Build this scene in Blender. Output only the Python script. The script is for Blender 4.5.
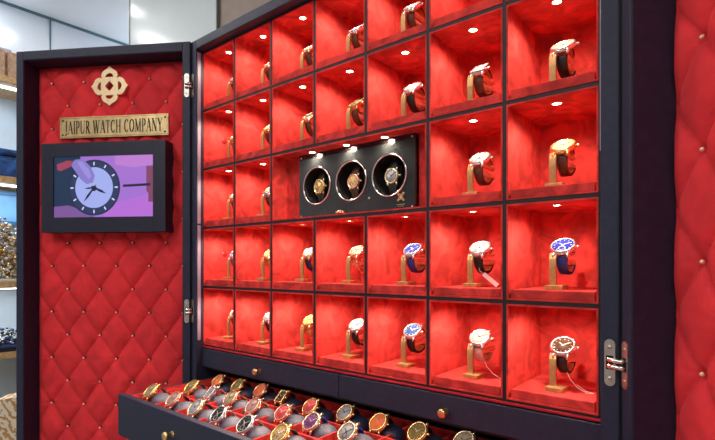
import bpy, bmesh, math, random
from mathutils import Vector, Matrix, noise
random.seed(7)
SC = bpy.context.scene
for o in list(bpy.data.objects): bpy.data.objects.remove(o)
COL = SC.collection
PI = math.pi
def V(*a): return Vector(a)

# ------------------------------------------------------------------ camera
CAM = V(1.09983, -0.70727, 1.35)
F = 485.0
cd = bpy.data.cameras.new('camera'); cam = bpy.data.objects.new('camera', cd); COL.objects.link(cam)
cam.location = CAM
cam.rotation_euler = (PI/2, 0, math.atan2(485.0, 587.5))
cd.sensor_fit = 'HORIZONTAL'; cd.sensor_width = 36; cd.lens = 36*F/715
cd.shift_y = (265.3-220)/715
cd.clip_start = 0.01
SC.camera = cam
# ------------------------------------------------------------------ colour management, world, big lights
SC.view_settings.view_transform = 'Standard'; SC.view_settings.look = 'None'
SC.view_settings.gamma = 1; SC.view_settings.use_curve_mapping = False
SC.view_settings.exposure = 0.0
wd = bpy.data.worlds.new('world'); SC.world = wd; wd.use_nodes = True
wd.node_tree.nodes['Background'].inputs[0].default_value = (0.85, 0.92, 1, 1)
wd.node_tree.nodes['Background'].inputs[1].default_value = 0.6
CEIL = 2.62
def area(name, loc, sx, sy, power, col=(1, .965, .93), rot=(0, 0, 0), parent=None):
    d = bpy.data.lights.new(name, 'AREA'); d.shape = 'RECTANGLE'; d.size = sx; d.size_y = sy
    d.energy = power; d.color = col
    o = bpy.data.objects.new(name, d); COL.objects.link(o); o.location = loc; o.rotation_euler = rot
    if parent: o.parent = parent
    return o
PANELS = [(0.1, -1.35, 9), (1.5, -1.5, 9.5), (-0.9, -0.7, 6.5), (0.6, -3.0, 9), (2.4, -0.9, 5)]   # unseen ceiling panels added to light the room: x, y, watts
SPOT_W = 1.0     # each compartment spot
NICHE_W = 0.62

# ------------------------------------------------------------------ materials
MATS = {}
def mat(name, col, rough=.5, metal=0, noise_amt=0, noise_scale=40, bump=0, bump_scale=200, sheen=0, coat=0, emit=None, estr=1, spec=.5, col2=None, distort=0):
    if name in MATS: return MATS[name]
    m = bpy.data.materials.new(name); m.use_nodes = True
    nt = m.node_tree; N = nt.nodes; b = N['Principled BSDF']
    def c4(c): return (c[0], c[1], c[2], 1)
    b.inputs['Base Color'].default_value = c4(col); b.inputs['Roughness'].default_value = rough
    b.inputs['Metallic'].default_value = metal; b.inputs['Specular IOR Level'].default_value = spec
    tc = N.new('ShaderNodeTexCoord')
    if noise_amt or col2:
        nz = N.new('ShaderNodeTexNoise'); nz.inputs['Scale'].default_value = noise_scale; nz.inputs['Detail'].default_value = 5
        nz.inputs['Distortion'].default_value = distort
        nt.links.new(tc.outputs['Object'], nz.inputs['Vector'])
        rp = N.new('ShaderNodeValToRGB'); rp.color_ramp.elements[0].position = .35; rp.color_ramp.elements[1].position = .68
        a = col2 if col2 else tuple(x*(1-noise_amt) for x in col)
        bb = col if col2 else tuple(min(1, x*(1+noise_amt)) for x in col)
        rp.color_ramp.elements[0].color = c4(a); rp.color_ramp.elements[1].color = c4(bb)
        nt.links.new(nz.outputs['Fac'], rp.inputs['Fac']); nt.links.new(rp.outputs['Color'], b.inputs['Base Color'])
    if bump:
        nb = N.new('ShaderNodeTexNoise'); nb.inputs['Scale'].default_value = bump_scale; nb.inputs['Detail'].default_value = 4
        nt.links.new(tc.outputs['Object'], nb.inputs['Vector'])
        bp = N.new('ShaderNodeBump'); bp.inputs['Strength'].default_value = bump; bp.inputs['Distance'].default_value = .002
        nt.links.new(nb.outputs['Fac'], bp.inputs['Height']); nt.links.new(bp.outputs['Normal'], b.inputs['Normal'])
    if sheen:
        b.inputs['Sheen Weight'].default_value = sheen; b.inputs['Sheen Roughness'].default_value = .4
        b.inputs['Sheen Tint'].default_value = (1, .35, .3, 1)
    if coat: b.inputs['Coat Weight'].default_value = coat; b.inputs['Coat Roughness'].default_value = .05
    if emit:
        b.inputs['Emission Color'].default_value = c4(emit); b.inputs['Emission Strength'].default_value = estr
    MATS[name] = m
    return m
SUEDE = mat('red_suede', (.62, .048, .042), .85, noise_amt=.32, noise_scale=26, bump=.25, bump_scale=300, distort=1.2, spec=.2)
VELVET = mat('red_velvet', (.72, .036, .045), .8, noise_amt=.15, noise_scale=14, bump=.25, bump_scale=500, sheen=.12, distort=1, spec=.2)
TRIMRED = mat('crimson_lining', (.42, .014, .025), .75, noise_amt=.15, noise_scale=60, bump=.15, spec=.25)
NAVY = mat('navy_wrap', (.020, .025, .054), .55, noise_amt=.12, noise_scale=90, bump=.18, bump_scale=700, spec=.35)
SHADE_PURPLE = mat('aubergine_lining', (.030, .013, .035), .7, noise_amt=.15, noise_scale=80, bump=.12, bump_scale=700, spec=.25)  # dark purple with the shadow on the doors' inner walls put in
DARKGAP = mat('dark_wood_strip', (.018, .005, .010), .6, noise_amt=.3, noise_scale=90, spec=.5)
ALU = mat('brushed_aluminium', (.42, .37, .45), .48, 1, noise_amt=.1, noise_scale=200)
SATIN = mat('satin_nickel', (.60, .55, .49), .38, 1, noise_amt=.08, noise_scale=150)
BRASS = mat('satin_brass', (.80, .56, .26), .30, 1, noise_amt=.1, noise_scale=120)
STANDB = mat('stand_brass', (.52, .31, .12), .4, .4, noise_amt=.14, noise_scale=150)
SIGNB = mat('sign_brass', (.86, .64, .32), .32, .65, noise_amt=.22, noise_scale=30, bump=.12, bump_scale=40)
PALEGOLD = mat('pale_gold', (.88, .68, .42), .42, .55, noise_amt=.08, noise_scale=120)
INK = mat('black_lettering', (.012, .010, .008), .5)
BLACKGLOSS = mat('black_glass', (.016, .017, .018), .07, coat=.6, col2=(.03, .032, .033), noise_scale=9)
BLACKMATT = mat('black_plush', (.006, .005, .006), .9, bump=.1)
TVBEZEL = mat('tv_bezel', (.017, .020, .042), .45, noise_amt=.1, noise_scale=200, spec=.4)
LEDM = mat('spot_lens', (1, .9, .8), .3, emit=(1, .86, .70), estr=45)
PALE = mat('pale_gloss_panel', (.64, .73, .76), .22, noise_amt=.05, noise_scale=3, spec=.5)
PALEBLUE = mat('pale_blue_glass_panel', (.74, .82, .92), .16, noise_amt=.06, noise_scale=3, spec=.6)
CEILM = mat('ceiling_paint', (.78, .83, .88), .35, noise_amt=.03, noise_scale=4)
TAUPE = mat('taupe_wallcovering', (.36, .29, .25), .7, noise_amt=.06, noise_scale=30, bump=.2, bump_scale=80)
TEALTRIM = mat('teal_joint', (.08, .18, .22), .4)
FLOORM = mat('floor_stone', (.42, .36, .31), .25, noise_amt=.12, noise_scale=6)
WALLW = mat('white_wall_paint', (.74, .74, .74), .7, noise_amt=.03, noise_scale=5)
WOOD = mat('shelf_oak', (.52, .33, .16), .5, noise_amt=.25, noise_scale=25, distort=3)
SLATW = mat('slatted_walnut', (.46, .30, .20), .55, noise_amt=.3, noise_scale=30, distort=2)
GLASSW = mat('frosted_back', (.62, .74, .84), .25, noise_amt=.08, noise_scale=5)
BLUEOBJ = mat('cobalt_enamel', (.03, .12, .42), .25, col2=(.01, .03, .10), noise_scale=14, distort=2)
BLUEFR = mat('blue_frame', (.05, .20, .45), .4)
SKYP = mat('sky_print', (.22, .48, .80), .3, noise_amt=.15, noise_scale=12)
CHARCOAL = mat('charcoal_velvet', (.02, .022, .03), .8)

def velcol(name, c): return mat(name, c, .7, noise_amt=.2, noise_scale=60, bump=.2, sheen=.0)
GREYC = mat('grey_cushion', (.13, .13, .18), .5, noise_amt=.25, noise_scale=50, bump=.15, spec=.5)
NAVYC = mat('navy_cushion', (.018, .022, .05), .5, noise_amt=.25, noise_scale=50, bump=.15, spec=.5)

# ------------------------------------------------------------------ mesh builder
class MB:
    def __init__(s): s.v = []; s.f = []; s.mi = []; s.sm = []
    def add(s, vs, fs, mi=0, smooth=False):
        n = len(s.v); s.v += [Vector(p) for p in vs]
        for q in fs: s.f.append([n+i for i in q]); s.mi.append(mi); s.sm.append(smooth)
        return s
    def box(s, a, b, mi=0, M=None, bev=0):
        x0, y0, z0 = a; x1, y1, z1 = b
        if x0 > x1: x0, x1 = x1, x0
        if y0 > y1: y0, y1 = y1, y0
        if z0 > z1: z0, z1 = z1, z0
        if bev > 0:
            bm = bmesh.new(); bmesh.ops.create_cube(bm, size=1)
            for v in bm.verts: v.co = Vector(((x0+x1)/2+v.co.x*(x1-x0), (y0+y1)/2+v.co.y*(y1-y0), (z0+z1)/2+v.co.z*(z1-z0)))
            bmesh.ops.bevel(bm, geom=list(bm.edges), offset=bev, segments=2, affect='EDGES', profile=.6)
            bm.verts.index_update()
            vs = [(M @ v.co) if M else v.co.copy() for v in bm.verts]; fs = [[v.index for v in f.verts] for f in bm.faces]; bm.free()
            return s.add(vs, fs, mi)
        vs = [V(x, y, z) for z in (z0, z1) for y in (y0, y1) for x in (x0, x1)]
        if M: vs = [M @ p for p in vs]
        return s.add(vs, [(0, 2, 3, 1), (4, 5, 7, 6), (0, 1, 5, 4), (2, 6, 7, 3), (0, 4, 6, 2), (1, 3, 7, 5)], mi)
    def lathe(s, prof, seg=24, mi=0, M=None, smooth=True, close=False, cap=True):
        vs = []; n = len(prof)
        for i in range(seg):
            a = 2*PI*i/seg; c, sn = math.cos(a), math.sin(a)
            for r, z in prof: vs.append(V(r*c, r*sn, z))
        fs = []
        for i in range(seg):
            j = (i+1) % seg
            for k in range(n-1): fs.append((i*n+k, j*n+k, j*n+k+1, i*n+k+1))
            if close: fs.append((i*n+n-1, j*n+n-1, j*n, i*n))
        if not close and cap:
            if prof[0][0] > 1e-6: fs.append([i*n for i in range(seg)][::-1])
            if prof[-1][0] > 1e-6: fs.append([i*n+n-1 for i in range(seg)])
        if M: vs = [M @ p for p in vs]
        return s.add(vs, fs, mi, smooth)
    def tube(s, pts, r, seg=8, mi=0, M=None):
        pts = [Vector(p) for p in pts]; vs = []; n = len(pts)
        rr = r if isinstance(r, (list, tuple)) else [r]*n
        ref = V(0, 0, 1)
        t0 = (pts[1]-pts[0]).normalized()
        if abs(t0.dot(ref)) > .9: ref = V(1, 0, 0)
        for i, p in enumerate(pts):
            t = (pts[min(i+1, n-1)]-pts[max(i-1, 0)]).normalized()
            a = t.cross(ref).normalized(); b = t.cross(a).normalized()
            for k in range(seg):
                an = 2*PI*k/seg; vs.append(p+a*math.cos(an)*rr[i]+b*math.sin(an)*rr[i])
        fs = [(i*seg+k, i*seg+(k+1) % seg, (i+1)*seg+(k+1) % seg, (i+1)*seg+k) for i in range(n-1) for k in range(seg)]
        fs += [list(range(seg))[::-1], [(n-1)*seg+k for k in range(seg)]]
        if M: vs = [M @ p for p in vs]
        return s.add(vs, fs, mi, True)
    def band(s, path, wfun, th, mi=0, M=None, links=0):
        """flat strap swept along path (list of (p, outward normal)), width along X"""
        vs = []; n = len(path)
        for i, (p, nr) in enumerate(path):
            w = wfun(i/(n-1))/2; t = th
            if links and i % links == 0: t = th*.55; w *= .93
            o = Vector(nr)*t; p = Vector(p)
            e = th*.35
            vs += [p+V(-w, 0, 0), p+V(-w, 0, 0)+o*.6, p+V(-w+e, 0, 0)+o, p+V(w-e, 0, 0)+o, p+V(w, 0, 0)+o*.6, p+V(w, 0, 0)]
        fs = [(i*6+k, i*6+(k+1) % 6, (i+1)*6+(k+1) % 6, (i+1)*6+k) for i in range(n-1) for k in range(6)]
        fs += [list(range(6))[::-1], [(n-1)*6+k for k in range(6)]]
        if M: vs = [M @ p for p in vs]
        return s.add(vs, fs, mi, not links)
    def prism(s, outline, d0, d1, mi=0, M=None):
        """outline in XZ extruded along Y d0..d1"""
        n = len(outline); vs = [V(x, d0, z) for x, z in outline]+[V(x, d1, z) for x, z in outline]
        fs = [list(range(n)), [n+i for i in range(n)][::-1]]+[(i, n+i, n+(i+1) % n, (i+1) % n) for i in range(n)]
        if M: vs = [M @ p for p in vs]
        return s.add(vs, fs, mi)
    def mesh(s, name, mats, recalc=True):
        me = bpy.data.meshes.new(name); me.from_pydata([tuple(p) for p in s.v], [], s.f)
        for m in (mats if isinstance(mats, (list, tuple)) else [mats]): me.materials.append(m)
        for p, mi, sm in zip(me.polygons, s.mi, s.sm): p.material_index = mi; p.use_smooth = sm
        if recalc:
            bm = bmesh.new(); bm.from_mesh(me); bmesh.ops.recalc_face_normals(bm, faces=bm.faces); bm.to_mesh(bm and me); bm.free()
        me.update(); return me
def obj(name, me, parent=None, loc=None):
    o = bpy.data.objects.new(name, me); COL.objects.link(o)
    if parent: o.parent = parent
    if loc is not None: o.location = loc
    return o
def tag(o, label, cat, group=None):
    o['label'] = label; o['category'] = cat
    if group: o['group'] = group
    return o
def thing(name, label, cat, M=None, group=None):
    o = bpy.data.objects.new(name, None); COL.objects.link(o); o.empty_display_size = .02
    if M is not None: o.matrix_world = M
    return tag(o, label, cat, group)
def struct(name, mb, m):
    o = obj(name, mb.mesh(name, m)); o['kind'] = 'structure'; return o
def sheet(outlines, depth, bevel=0):
    """2D filled curve with holes in XY -> MB (extruded both ways along Z)"""
    cu = bpy.data.curves.new('c', 'CURVE'); cu.dimensions = '2D'; cu.fill_mode = 'BOTH'; cu.extrude = depth
    for ol in outlines:
        sp = cu.splines.new('POLY'); sp.points.add(len(ol)-1)
        for i, (x, y) in enumerate(ol): sp.points[i].co = (x, y, 0, 1)
        sp.use_cyclic_u = True
    o = bpy.data.objects.new('c', cu); COL.objects.link(o)
    dg = bpy.context.evaluated_depsgraph_get(); dg.update()
    me = bpy.data.meshes.new_from_object(o.evaluated_get(dg))
    mb = MB(); mb.add([v.co.copy() for v in me.vertices], [list(p.vertices) for p in me.polygons])
    bpy.data.objects.remove(o); bpy.data.meshes.remove(me)
    return mb
def circle(cx, cy, r, n=40): return [(cx+r*math.cos(2*PI*i/n), cy+r*math.sin(2*PI*i/n)) for i in range(n)]
def xf(mb, M):
    mb.v = [M @ p for p in mb.v]; return mb
T = Matrix.Translation
def RX(a): return Matrix.Rotation(a, 4, 'X')
def RY(a): return Matrix.Rotation(a, 4, 'Y')
def RZ(a): return Matrix.Rotation(a, 4, 'Z')

# ------------------------------------------------------------------ main measures
W = 0.134012; H = 0.15
ZB = 1.145; YF = -0.022; ZT = 1.92; XL = -0.022; XR = 7*W+0.026
def row_z(r): return ZB+(5-r)*H      # bottom of row r (1 = top row)

# ------------------------------------------------------------------ the room
struct('floor', MB().box((-1.75, -4.6, -.05), (3.6, 1.3, 0)), FLOORM)
struct('ceiling', MB().box((-1.75, -4.6, CEIL), (3.6, 1.3, CEIL+.05)), CEILM)
struct('wall_left', MB().box((-1.75, -4.6, 0), (-1.70, 1.3, CEIL)), PALEBLUE)
struct('wall_right', MB().box((3.55, -4.6, 0), (3.6, 1.3, CEIL)), WALLW)
struct('wall_front', MB().box((-1.7, -4.6, 0), (3.55, -4.55, CEIL)), WALLW)
struct('wall_far', MB().box((-1.7, 1.25, 0), (-.925, 1.3, CEIL)), WALLW)
struct('wall_back', MB().box((-.925, .262, 0), (3.55, 1.3, CEIL)), TAUPE)
struct('wall_panel', MB().box((-.925, .252, 0), (-.309, .262, CEIL)), PALE)
struct('trim_1', MB().box((-.309, .249, 0), (-.304, .262, CEIL)).box((-.931, .249, 0), (-.925, .262, CEIL)), mat('panel_edge', (.20, .22, .21), .4))
struct('trim_2', MB().box((-1.70, -4.5, CEIL-.012), (-1.692, 1.25, CEIL)), TEALTRIM)
struct('trim_3', MB().box((-1.70, .205, 0), (-1.696, .211, CEIL)).box((-1.70, -.9, 0), (-1.696, -.894, CEIL)), TEALTRIM)

for i, (x, y, p) in enumerate(PANELS):
    t = thing('ceiling_light', ['square ceiling light panel in front of the watch cabinet, left one', 'square ceiling light panel over the open right door', 'square ceiling light panel near the left wall', 'square ceiling light panel at the back of the shop', 'square ceiling light panel near the right wall'][i], 'ceiling light', T((x, y, CEIL-.012)))
    f = MB().box((-.31, -.31, -.004), (-.29, .31, .012)).box((.29, -.31, -.004), (.31, .31, .012)).box((-.29, -.31, -.004), (.29, -.29, .012)).box((-.29, .29, -.004), (.29, .31, .012))
    obj('frame', f.mesh('frame', ALU), t)
    obj('diffuser', MB().box((-.29, -.29, 0), (.29, .29, .01)).mesh('diffuser', mat('light_diffuser', (.9, .9, .9), .6, emit=(1, .96, .9), estr=4)), t)
    area('panel_lamp', (0, 0, -.01), .56, .56, p, parent=t)
DOWN = [(-1.52, -.16), (-.72, -.26), (-1.3, .12)]
for i, (x, y) in enumerate(DOWN):
    t = thing('downlight', ['small round downlight by the left wall', 'small round downlight in front of the pale panel', 'small round downlight in the far corner of the ceiling'][i], 'downlight', T((x, y, CEIL)))
    obj('rim', MB().lathe([(.042, 0), (.052, 0), (.052, -.006), (.044, -.008)], 28, close=True).mesh('rim', SATIN), t)
    obj('lens', MB().lathe([(0, -.004), (.042, -.004), (.042, 0), (0, 0)], 28).mesh('lens', mat('downlight_lens', (1, 1, 1), .4, emit=(1, .97, .92), estr=60)), t)

cv = thing('cove_light', 'slim ceiling cove light trough on top of the shelving by the left wall', 'cove light', T((-1.60, -.6, 2.31)))  # trough and lamp added to brighten the ceiling on the left
obj('trough', MB().box((-.05, -.6, -.01), (.05, .6, 0)).box((-.05, -.6, 0), (-.045, .6, .03)).box((.045, -.6, 0), (.05, .6, .03)).mesh('trough', ALU), cv)
area('cove_lamp', (0, 0, .008), .08, 1.1, 1.6, (.85, .93, 1), (PI, 0, 0), cv)
cv = thing('uplight', 'wall uplight in the recess behind the pale panel', 'wall light', T((-1.28, 1.12, 2.12)))  # lamp added out of view to raise the general ceiling brightness
obj('trough', MB().box((-.30, -.10, -.01), (.30, .13, 0)).box((-.30, -.10, 0), (.30, -.09, .04)).mesh('trough', ALU), cv)
area('uplight_lamp', (0, 0, .012), .5, .12, 7, (.85, .93, 1), (PI, 0, 0), cv)
# ------------------------------------------------------------------ cabinet
CABX = 3.5*W
cab = thing('display_cabinet', 'large navy watch display cabinet with red lit compartments and open padded doors', 'cabinet', T((CABX, .1, 0)))
IC = T((-CABX, -.1, 0))
def cpart(name, mb, m, parent=None):
    return obj(name, xf(mb, IC).mesh(name, m), parent or cab)
B = .0025
fr = MB()
fr.box((XL, YF, .55), (.004, .245, ZT), bev=B)
fr.box((XR-.022, YF, .55), (XR, .245, ZT), bev=B)
fr.box((.004, YF, 1.8965), (XR-.022, .245, ZT), bev=B)
fr.box((.004, .235, .56), (XR-.022, .245, 1.8965))
cpart('frame', fr, NAVY)
# inner shelf boards between the compartments and drawers
g = MB()
g.box((.004, .006, ZB-.006), (7*W+.004, .235, ZB-.001))
g.box((.004, .006, 1.086), (7*W+.004, .235, 1.092))
cpart('rail', g, DARKGAP)
lip = MB().box((.004, -.003, ZB-.0045), (7*W+.004, .006, ZB-.0008), bev=.001)
cpart('lower_lip', lip, TRIMRED)
gd = MB()
for c in range(0, 8):
    x = c*W
    for r in range(1, 6):
        if r == 3 and c in (3, 4): continue
        z = row_z(r)
        gd.box((x-.0028, .0005, z), (x+.0028, .14, z+H))
for r in range(1, 7):
    z = ZB+(6-r)*H
    gd.box((.0028, .0012, z-.0028), (7*W-.0028, .14, z+.0028))
cpart('divider_grid', gd, DARKGAP)
# aluminium lighting profile on the inner left side
sp = MB()
for z0, z1 in ((1.456, 1.890), (1.16, 1.452)): sp.box((.004, -.0175, z0), (.0055, -.009, z1))
sp.box((7*W+.0025, -.0175, 1.50), (7*W+.004, -.009, 1.82))
cpart('light_profile', sp, mat('lilac_profile', (.36, .29, .40), .5, noise_amt=.2, noise_scale=20))
cpart('base', MB().box((XL, YF, 0), (XR, .245, .06)).box((XL+.01, YF+.012, .06), (XR-.01, .245, .55)), NAVY)
cpart('lower_panel', MB().box((.006, -.012, .562), (7*W+.002, .0, .955), bev=.002), NAVY)
cpart('lower_rail', MB().box((.004, -.0, .957), (7*W+.004, .235, .962)), DARKGAP)

CD = .145
def shell(x0, x1, z0, z1, depth, openback=False):
    th = .0026; g = .0031
    x0 += g; x1 -= g; z0 += g; z1 -= g
    m = MB(); b = .0008
    m.box((x0, 0, z0), (x0+th, depth, z1)); m.box((x1-th, 0, z0), (x1, depth, z1))
    m.box((x0+th, 0, z0), (x1-th, depth, z0+th)); m.box((x0+th, 0, z1-th), (x1-th, depth, z1))
    if not openback: m.box((x0, depth-.003, z0), (x1, depth, z1))
    return m
def spotlight(x, y, z, parent, power):
    ring = MB().lathe([(.0062, 0), (.0085, 0), (.0082, -.0016), (.0064, -.0018)], 20, close=True, M=T((x, y, z)))
    o = cpart('spot_ring', ring, BRASS, parent)
    lens = cpart('spot_lens', MB().lathe([(0, -.0008), (.0062, -.0008), (.0062, 0), (0, 0)], 20, M=T((x, y, z))), LEDM, parent)
    d = bpy.data.lights.new('spot_lamp', 'SPOT'); d.energy = power; d.spot_size = math.radians(165); d.spot_blend = .6
    d.color = (1, .84, .64); d.shadow_soft_size = .006
    lo = bpy.data.objects.new('spot_lamp', d); COL.objects.link(lo); lo.parent = parent; lo.location = IC @ V(x, y, z-.004)
PH = .0175
for r in range(1, 6):
    for c in range(1, 8):
        if r == 3 and c in (3, 4, 5): continue
        x0 = (c-1)*W; z0 = row_z(r)
        o = cpart('compartment', shell(x0, x0+W, z0, z0+H, CD), SUEDE)
        zf = z0+.0054
        cpart('platform', MB().box((x0+.0085, .0035, zf), (x0+W-.0085, CD-.004, zf+PH-.004), bev=.0018), SUEDE, o)
        spotlight(x0+W*.5, .032, z0+H-.0054, o, SPOT_W)
        if c == 1 and r in (2, 4):
            cpart('cable_cap', MB().lathe([(0, .0012), (.0075, .0010), (.0085, 0), (0, 0)], 20, M=T((x0+.0055, .062, z0+.085)) @ RY(PI/2)), mat('cap_red', (.35, .012, .02), .5), o)
        if c == 2 and r == 1:
            cpart('cable_cap', MB().lathe([(0, -.0012), (.012, -.0010), (.0135, 0), (0, 0)], 24, M=T((x0+.03, .045, z0+H-.0054))), mat('cap_red', (.35, .012, .02), .5), o)
PT = .0054+PH-.004   # platform top above row bottom
# wide niche for the winders
nz0, nz1 = row_z(3), row_z(3)+H; nx0, nx1 = 2*W, 5*W
niche = cpart('compartment', shell(nx0, nx1, nz0, nz1, .12, True), SUEDE)
cpart('back_panel', MB().box((nx0+.005, .044, nz0+.005), (.3225, .050, nz1-.005)).box((.6245, .044, nz0+.005), (nx1-.005, .050, nz1-.005)).box((nx0+.005, .115, nz0+.005), (nx1-.005, .118, nz1-.005)), SUEDE, niche)
for x in (.374, .470, .564): spotlight(x, .022, nz1-.0054, niche, NICHE_W)

# ---- drawers
def knob(x, y, z, parent, s=1.0):
    # axis -Y
    M = T((x, y, z)) @ RX(PI/2)
    pr = [(0, .026), (.0060, .026), (.0082, .0245), (.0090, .0215), (.0085, .0185), (.0060, .012), (.0048, .004), (.0066, .0015), (.0066, 0), (0, 0)]
    cpart('knob', MB().lathe([(a*s, b*s*.8) for a, b in pr], 24, M=M), BRASS, parent)
d1 = cpart('drawer', MB().box((.006, -.006, 1.0935), (.4725, .010, 1.1385), bev=.0012).box((.012, .01, 1.098), (.466, .2, 1.13)), NAVY)
knob(.236, -.006, 1.1125, d1, .85)
d2 = cpart('drawer', MB().box((.4740, -.006, 1.0935), (7*W+.002, .010, 1.1385), bev=.0012).box((.48, .01, 1.098), (7*W-.004, .2, 1.13)), NAVY)
knob(.708, -.006, 1.1115, d2, .85)
DY = -.2125; DZ = 1.0625; DX0 = -.002; DX1 = 7*W+.001
dr = MB()
dr.box((DX0, DY, .972), (DX1, DY+.014, DZ), bev=.0014)
dr.box((DX0+.006, DY+.014, .976), (DX0+.014, .06, DZ-.004)).box((DX1-.014, DY+.014, .976), (DX1-.006, .06, DZ-.004))
dr.box((DX0+.014, DY+.014, .976), (DX1-.014, .06, .984)).box((DX0+.006, .06, .976), (DX1-.006, .068, DZ-.004))
d3 = cpart('drawer', dr, NAVY)
knob(.2285, DY, 1.024, d3, .95)
TZ = 1.058; TX0 = DX0+.014; TX1 = DX1-.014; TY0 = DY+.0145; TY1 = .058
ROWY = [TY0, -.122, -.043, TY1]
COLX = [TX0]+[.040+.0815*k for k in range(0, 11)]+[TX1]
COLX = [x for x in COLX if x <= TX1]
ln = MB()
for x in COLX:
    ln.box((x-.0018, TY0, TZ-.026), (x+.0018, TY1, TZ))
for y in ROWY:
    ln.box((TX0, y-.0022, TZ-.026), (TX1, y+.0022, TZ+.0004))
ln.box((TX0, TY0, TZ-.030), (TX1, TY1, TZ-.026))
cpart('tray_insert', ln, SUEDE, d3)

# ------------------------------------------------------------------ doors
DW = .4886
def quilt(x0, x1, z0, z1, ux, uz0, y, amp=.0145, step=.003):
    nx = int((x1-x0)/step); nz = int((z1-z0)/step)
    vs = []; PX = .0952; PZ = .1255
    for j in range(nz+1):
        z = z0+(z1-z0)*j/nz
        for i in range(nx+1):
            x = x0+(x1-x0)*i/nx
            a = (x-ux)/PX; b = (z-uz0)/PZ
            p, q = a+b, a-b
            fp = abs(math.sin(PI*p)); fq = abs(math.sin(PI*q))
            h = (min(1, fp*1.25)*min(1, fq*1.25))**.38
            h *= 1
            # stretch fold to the sides of every button
            db = abs(b-round(b*2)/2)*PZ
            off = (round(b*2) % 2)*.5
            da = abs((a-off)-round(a-off))*PX
            h -= .16*math.exp(-(db/.0028)**2)*math.exp(-da/.020)
            h += .10*noise.noise(V(x*28, z*28, 3.1+ux))
            h -= .35*math.exp(-((da**2+db**2)/(.006**2)))
            edge = min(x-x0, x1-x, z-z0, z1-z)
            h *= min(1, max(0, edge)/.022)**.6
            vs.append(V(x, y-amp*h, z))
    fs = [(j*(nx+1)+i, j*(nx+1)+i+1, (j+1)*(nx+1)+i+1, (j+1)*(nx+1)+i) for j in range(nz) for i in range(nx)]
    return MB().add(vs, fs, 0, True)
def door(D0, ang, xa, xb, ux, uz0, hinge_side, label):
    """local X right, Y inwards, door spans xa..xb"""
    M = T((D0[0], D0[1], 0)) @ RZ(ang)
    L = IC @ M
    z0, z1 = .60, ZT
    rw = .0205; th = .062
    fr = MB()
    fr.box((xa, 0, z0), (xa+rw, th, z1), bev=B); fr.box((xb-rw, 0, z0), (xb, th, z1), bev=B)
    fr.box((xa+rw, 0, z1-.0245), (xb-rw, th, z1), bev=B); fr.box((xa+rw, 0, z0), (xb-rw, th, z0+.0245), bev=B)
    fr.box((xa+.001, th-.004, z0+.001), (xb-.001, th, z1-.001))
    d = obj('door', xf(fr, L).mesh('door', NAVY), cab)
    lin = MB(); t2 = .0012; a0, a1, b0, b1 = xa+rw, xb-rw, z0+.0245, z1-.0245; yy = .003
    lin.box((a0, yy, b0), (a0+t2, .055, b1)).box((a1-t2, yy, b0), (a1, .055, b1)).box((a0, yy, b1-t2), (a1, .055, b1)).box((a0, yy, b0), (a1, .055, b0+t2))
    obj('inner_lining', xf(lin, L).mesh('inner_lining', SHADE_PURPLE), d)
    q = quilt(a0+t2, a1-t2, b0+t2, b1-t2, ux, uz0, 0.0555)
    qm = xf(q, L).mesh('quilted_panel', VELVET, recalc=False)
    obj('quilted_panel', qm, d)
    bt = MB().lathe([(0, .0024), (.0012, .0022), (.0021, .0012), (.0024, 0), (.0024, -.001), (0, -.001)], 10, M=RX(PI/2)).mesh('button', mat('button_gold', (.95, .78, .55), .4, .15))
    k = -30
    for k in range(-30, 30):
        z = uz0+k*.06275
        if not (b0+.01 < z < b1-.008): continue
        for j in range(-12, 12):
            x = ux+(j+(k % 2)*.5)*.0952
            if not (a0+.008 < x < a1-.008): continue
            o = obj('button', bt, d); o.matrix_local = L @ T((x, .0505, z))
    return M
ML = door((-.01307, -.02778), math.atan2(.536, .844), -DW, 0, -.093, 1.411, 1, 'left')
RA = -math.radians(50)
D0R = (.9668, -.0225)
MR = door(D0R, RA, 0, DW, .072, 1.354, -1, 'right')

# concealed hinges
def stadium(w, h, n=10):
    r = w/2; o = []
    for i in range(n+1): a = PI*i/n; o.append((r*math.cos(a), h/2-r+r*math.sin(a)))
    for i in range(n+1): a = PI+PI*i/n; o.append((r*math.cos(a), -h/2+r+r*math.sin(a)))
    return o
def hinge(z, Mdoor, xd, xf_, yf):
    hh = .060; w = .0125
    holes = [(x*.62, y*.36) for x, y in [(p[0], p[1]) for p in stadium(w*1.1, hh*.95)]]
    def plate(M, nm, par, m=SATIN):
        s_ = xf(sheet([stadium(w, hh), [(x, y) for x, y in [(-.0045, -.009), (.0045, -.009), (.0045, .009), (-.0045, .009)]]], .0007), M @ RX(PI/2))
        for dz in (-.020, .020):
            s_.lathe([(0, .0011), (.0022, .0010), (.0028, 0), (0, 0)], 12, M=M @ T((0, -.0006, dz)) @ RX(PI/2))
        s_.box((-.0044, .0002, -.0088), (.0044, .0006, .0088), 1, M=M)
        return obj(nm, s_.mesh(nm, [m, INK]), par)
    h = cpart('hinge', MB().box((xf_-.0045, yf-.0006, z-.0086), (xf_+.0045, yf-.0003, z+.0086)), INK)
    plate(IC @ T((xf_, yf-.0008, z)), 'hinge_plate', h)
    Md = IC @ Mdoor @ T((xd, -.0008, z))
    plate(Md, 'hinge_plate', h)
    pa = IC @ V(xf_, yf, z); pb = IC @ (Mdoor @ V(xd, 0, z))
    f = IC @ (Mdoor @ V(xd, -.006, z)); f2 = IC @ V(xf_, yf-.006, z)
    for dz, r in ((-.0038, .0032), (.0042, .0030)):
        o = V(0, 0, dz)
        m = MB().tube([pa+o, f2+o, (f+f2)/2+o, f+o, pb+o], r, 8)
        obj('hinge_arm', m.mesh('hinge_arm', mat('steel', (.82, .78, .72), .22, 1)), h)
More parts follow.
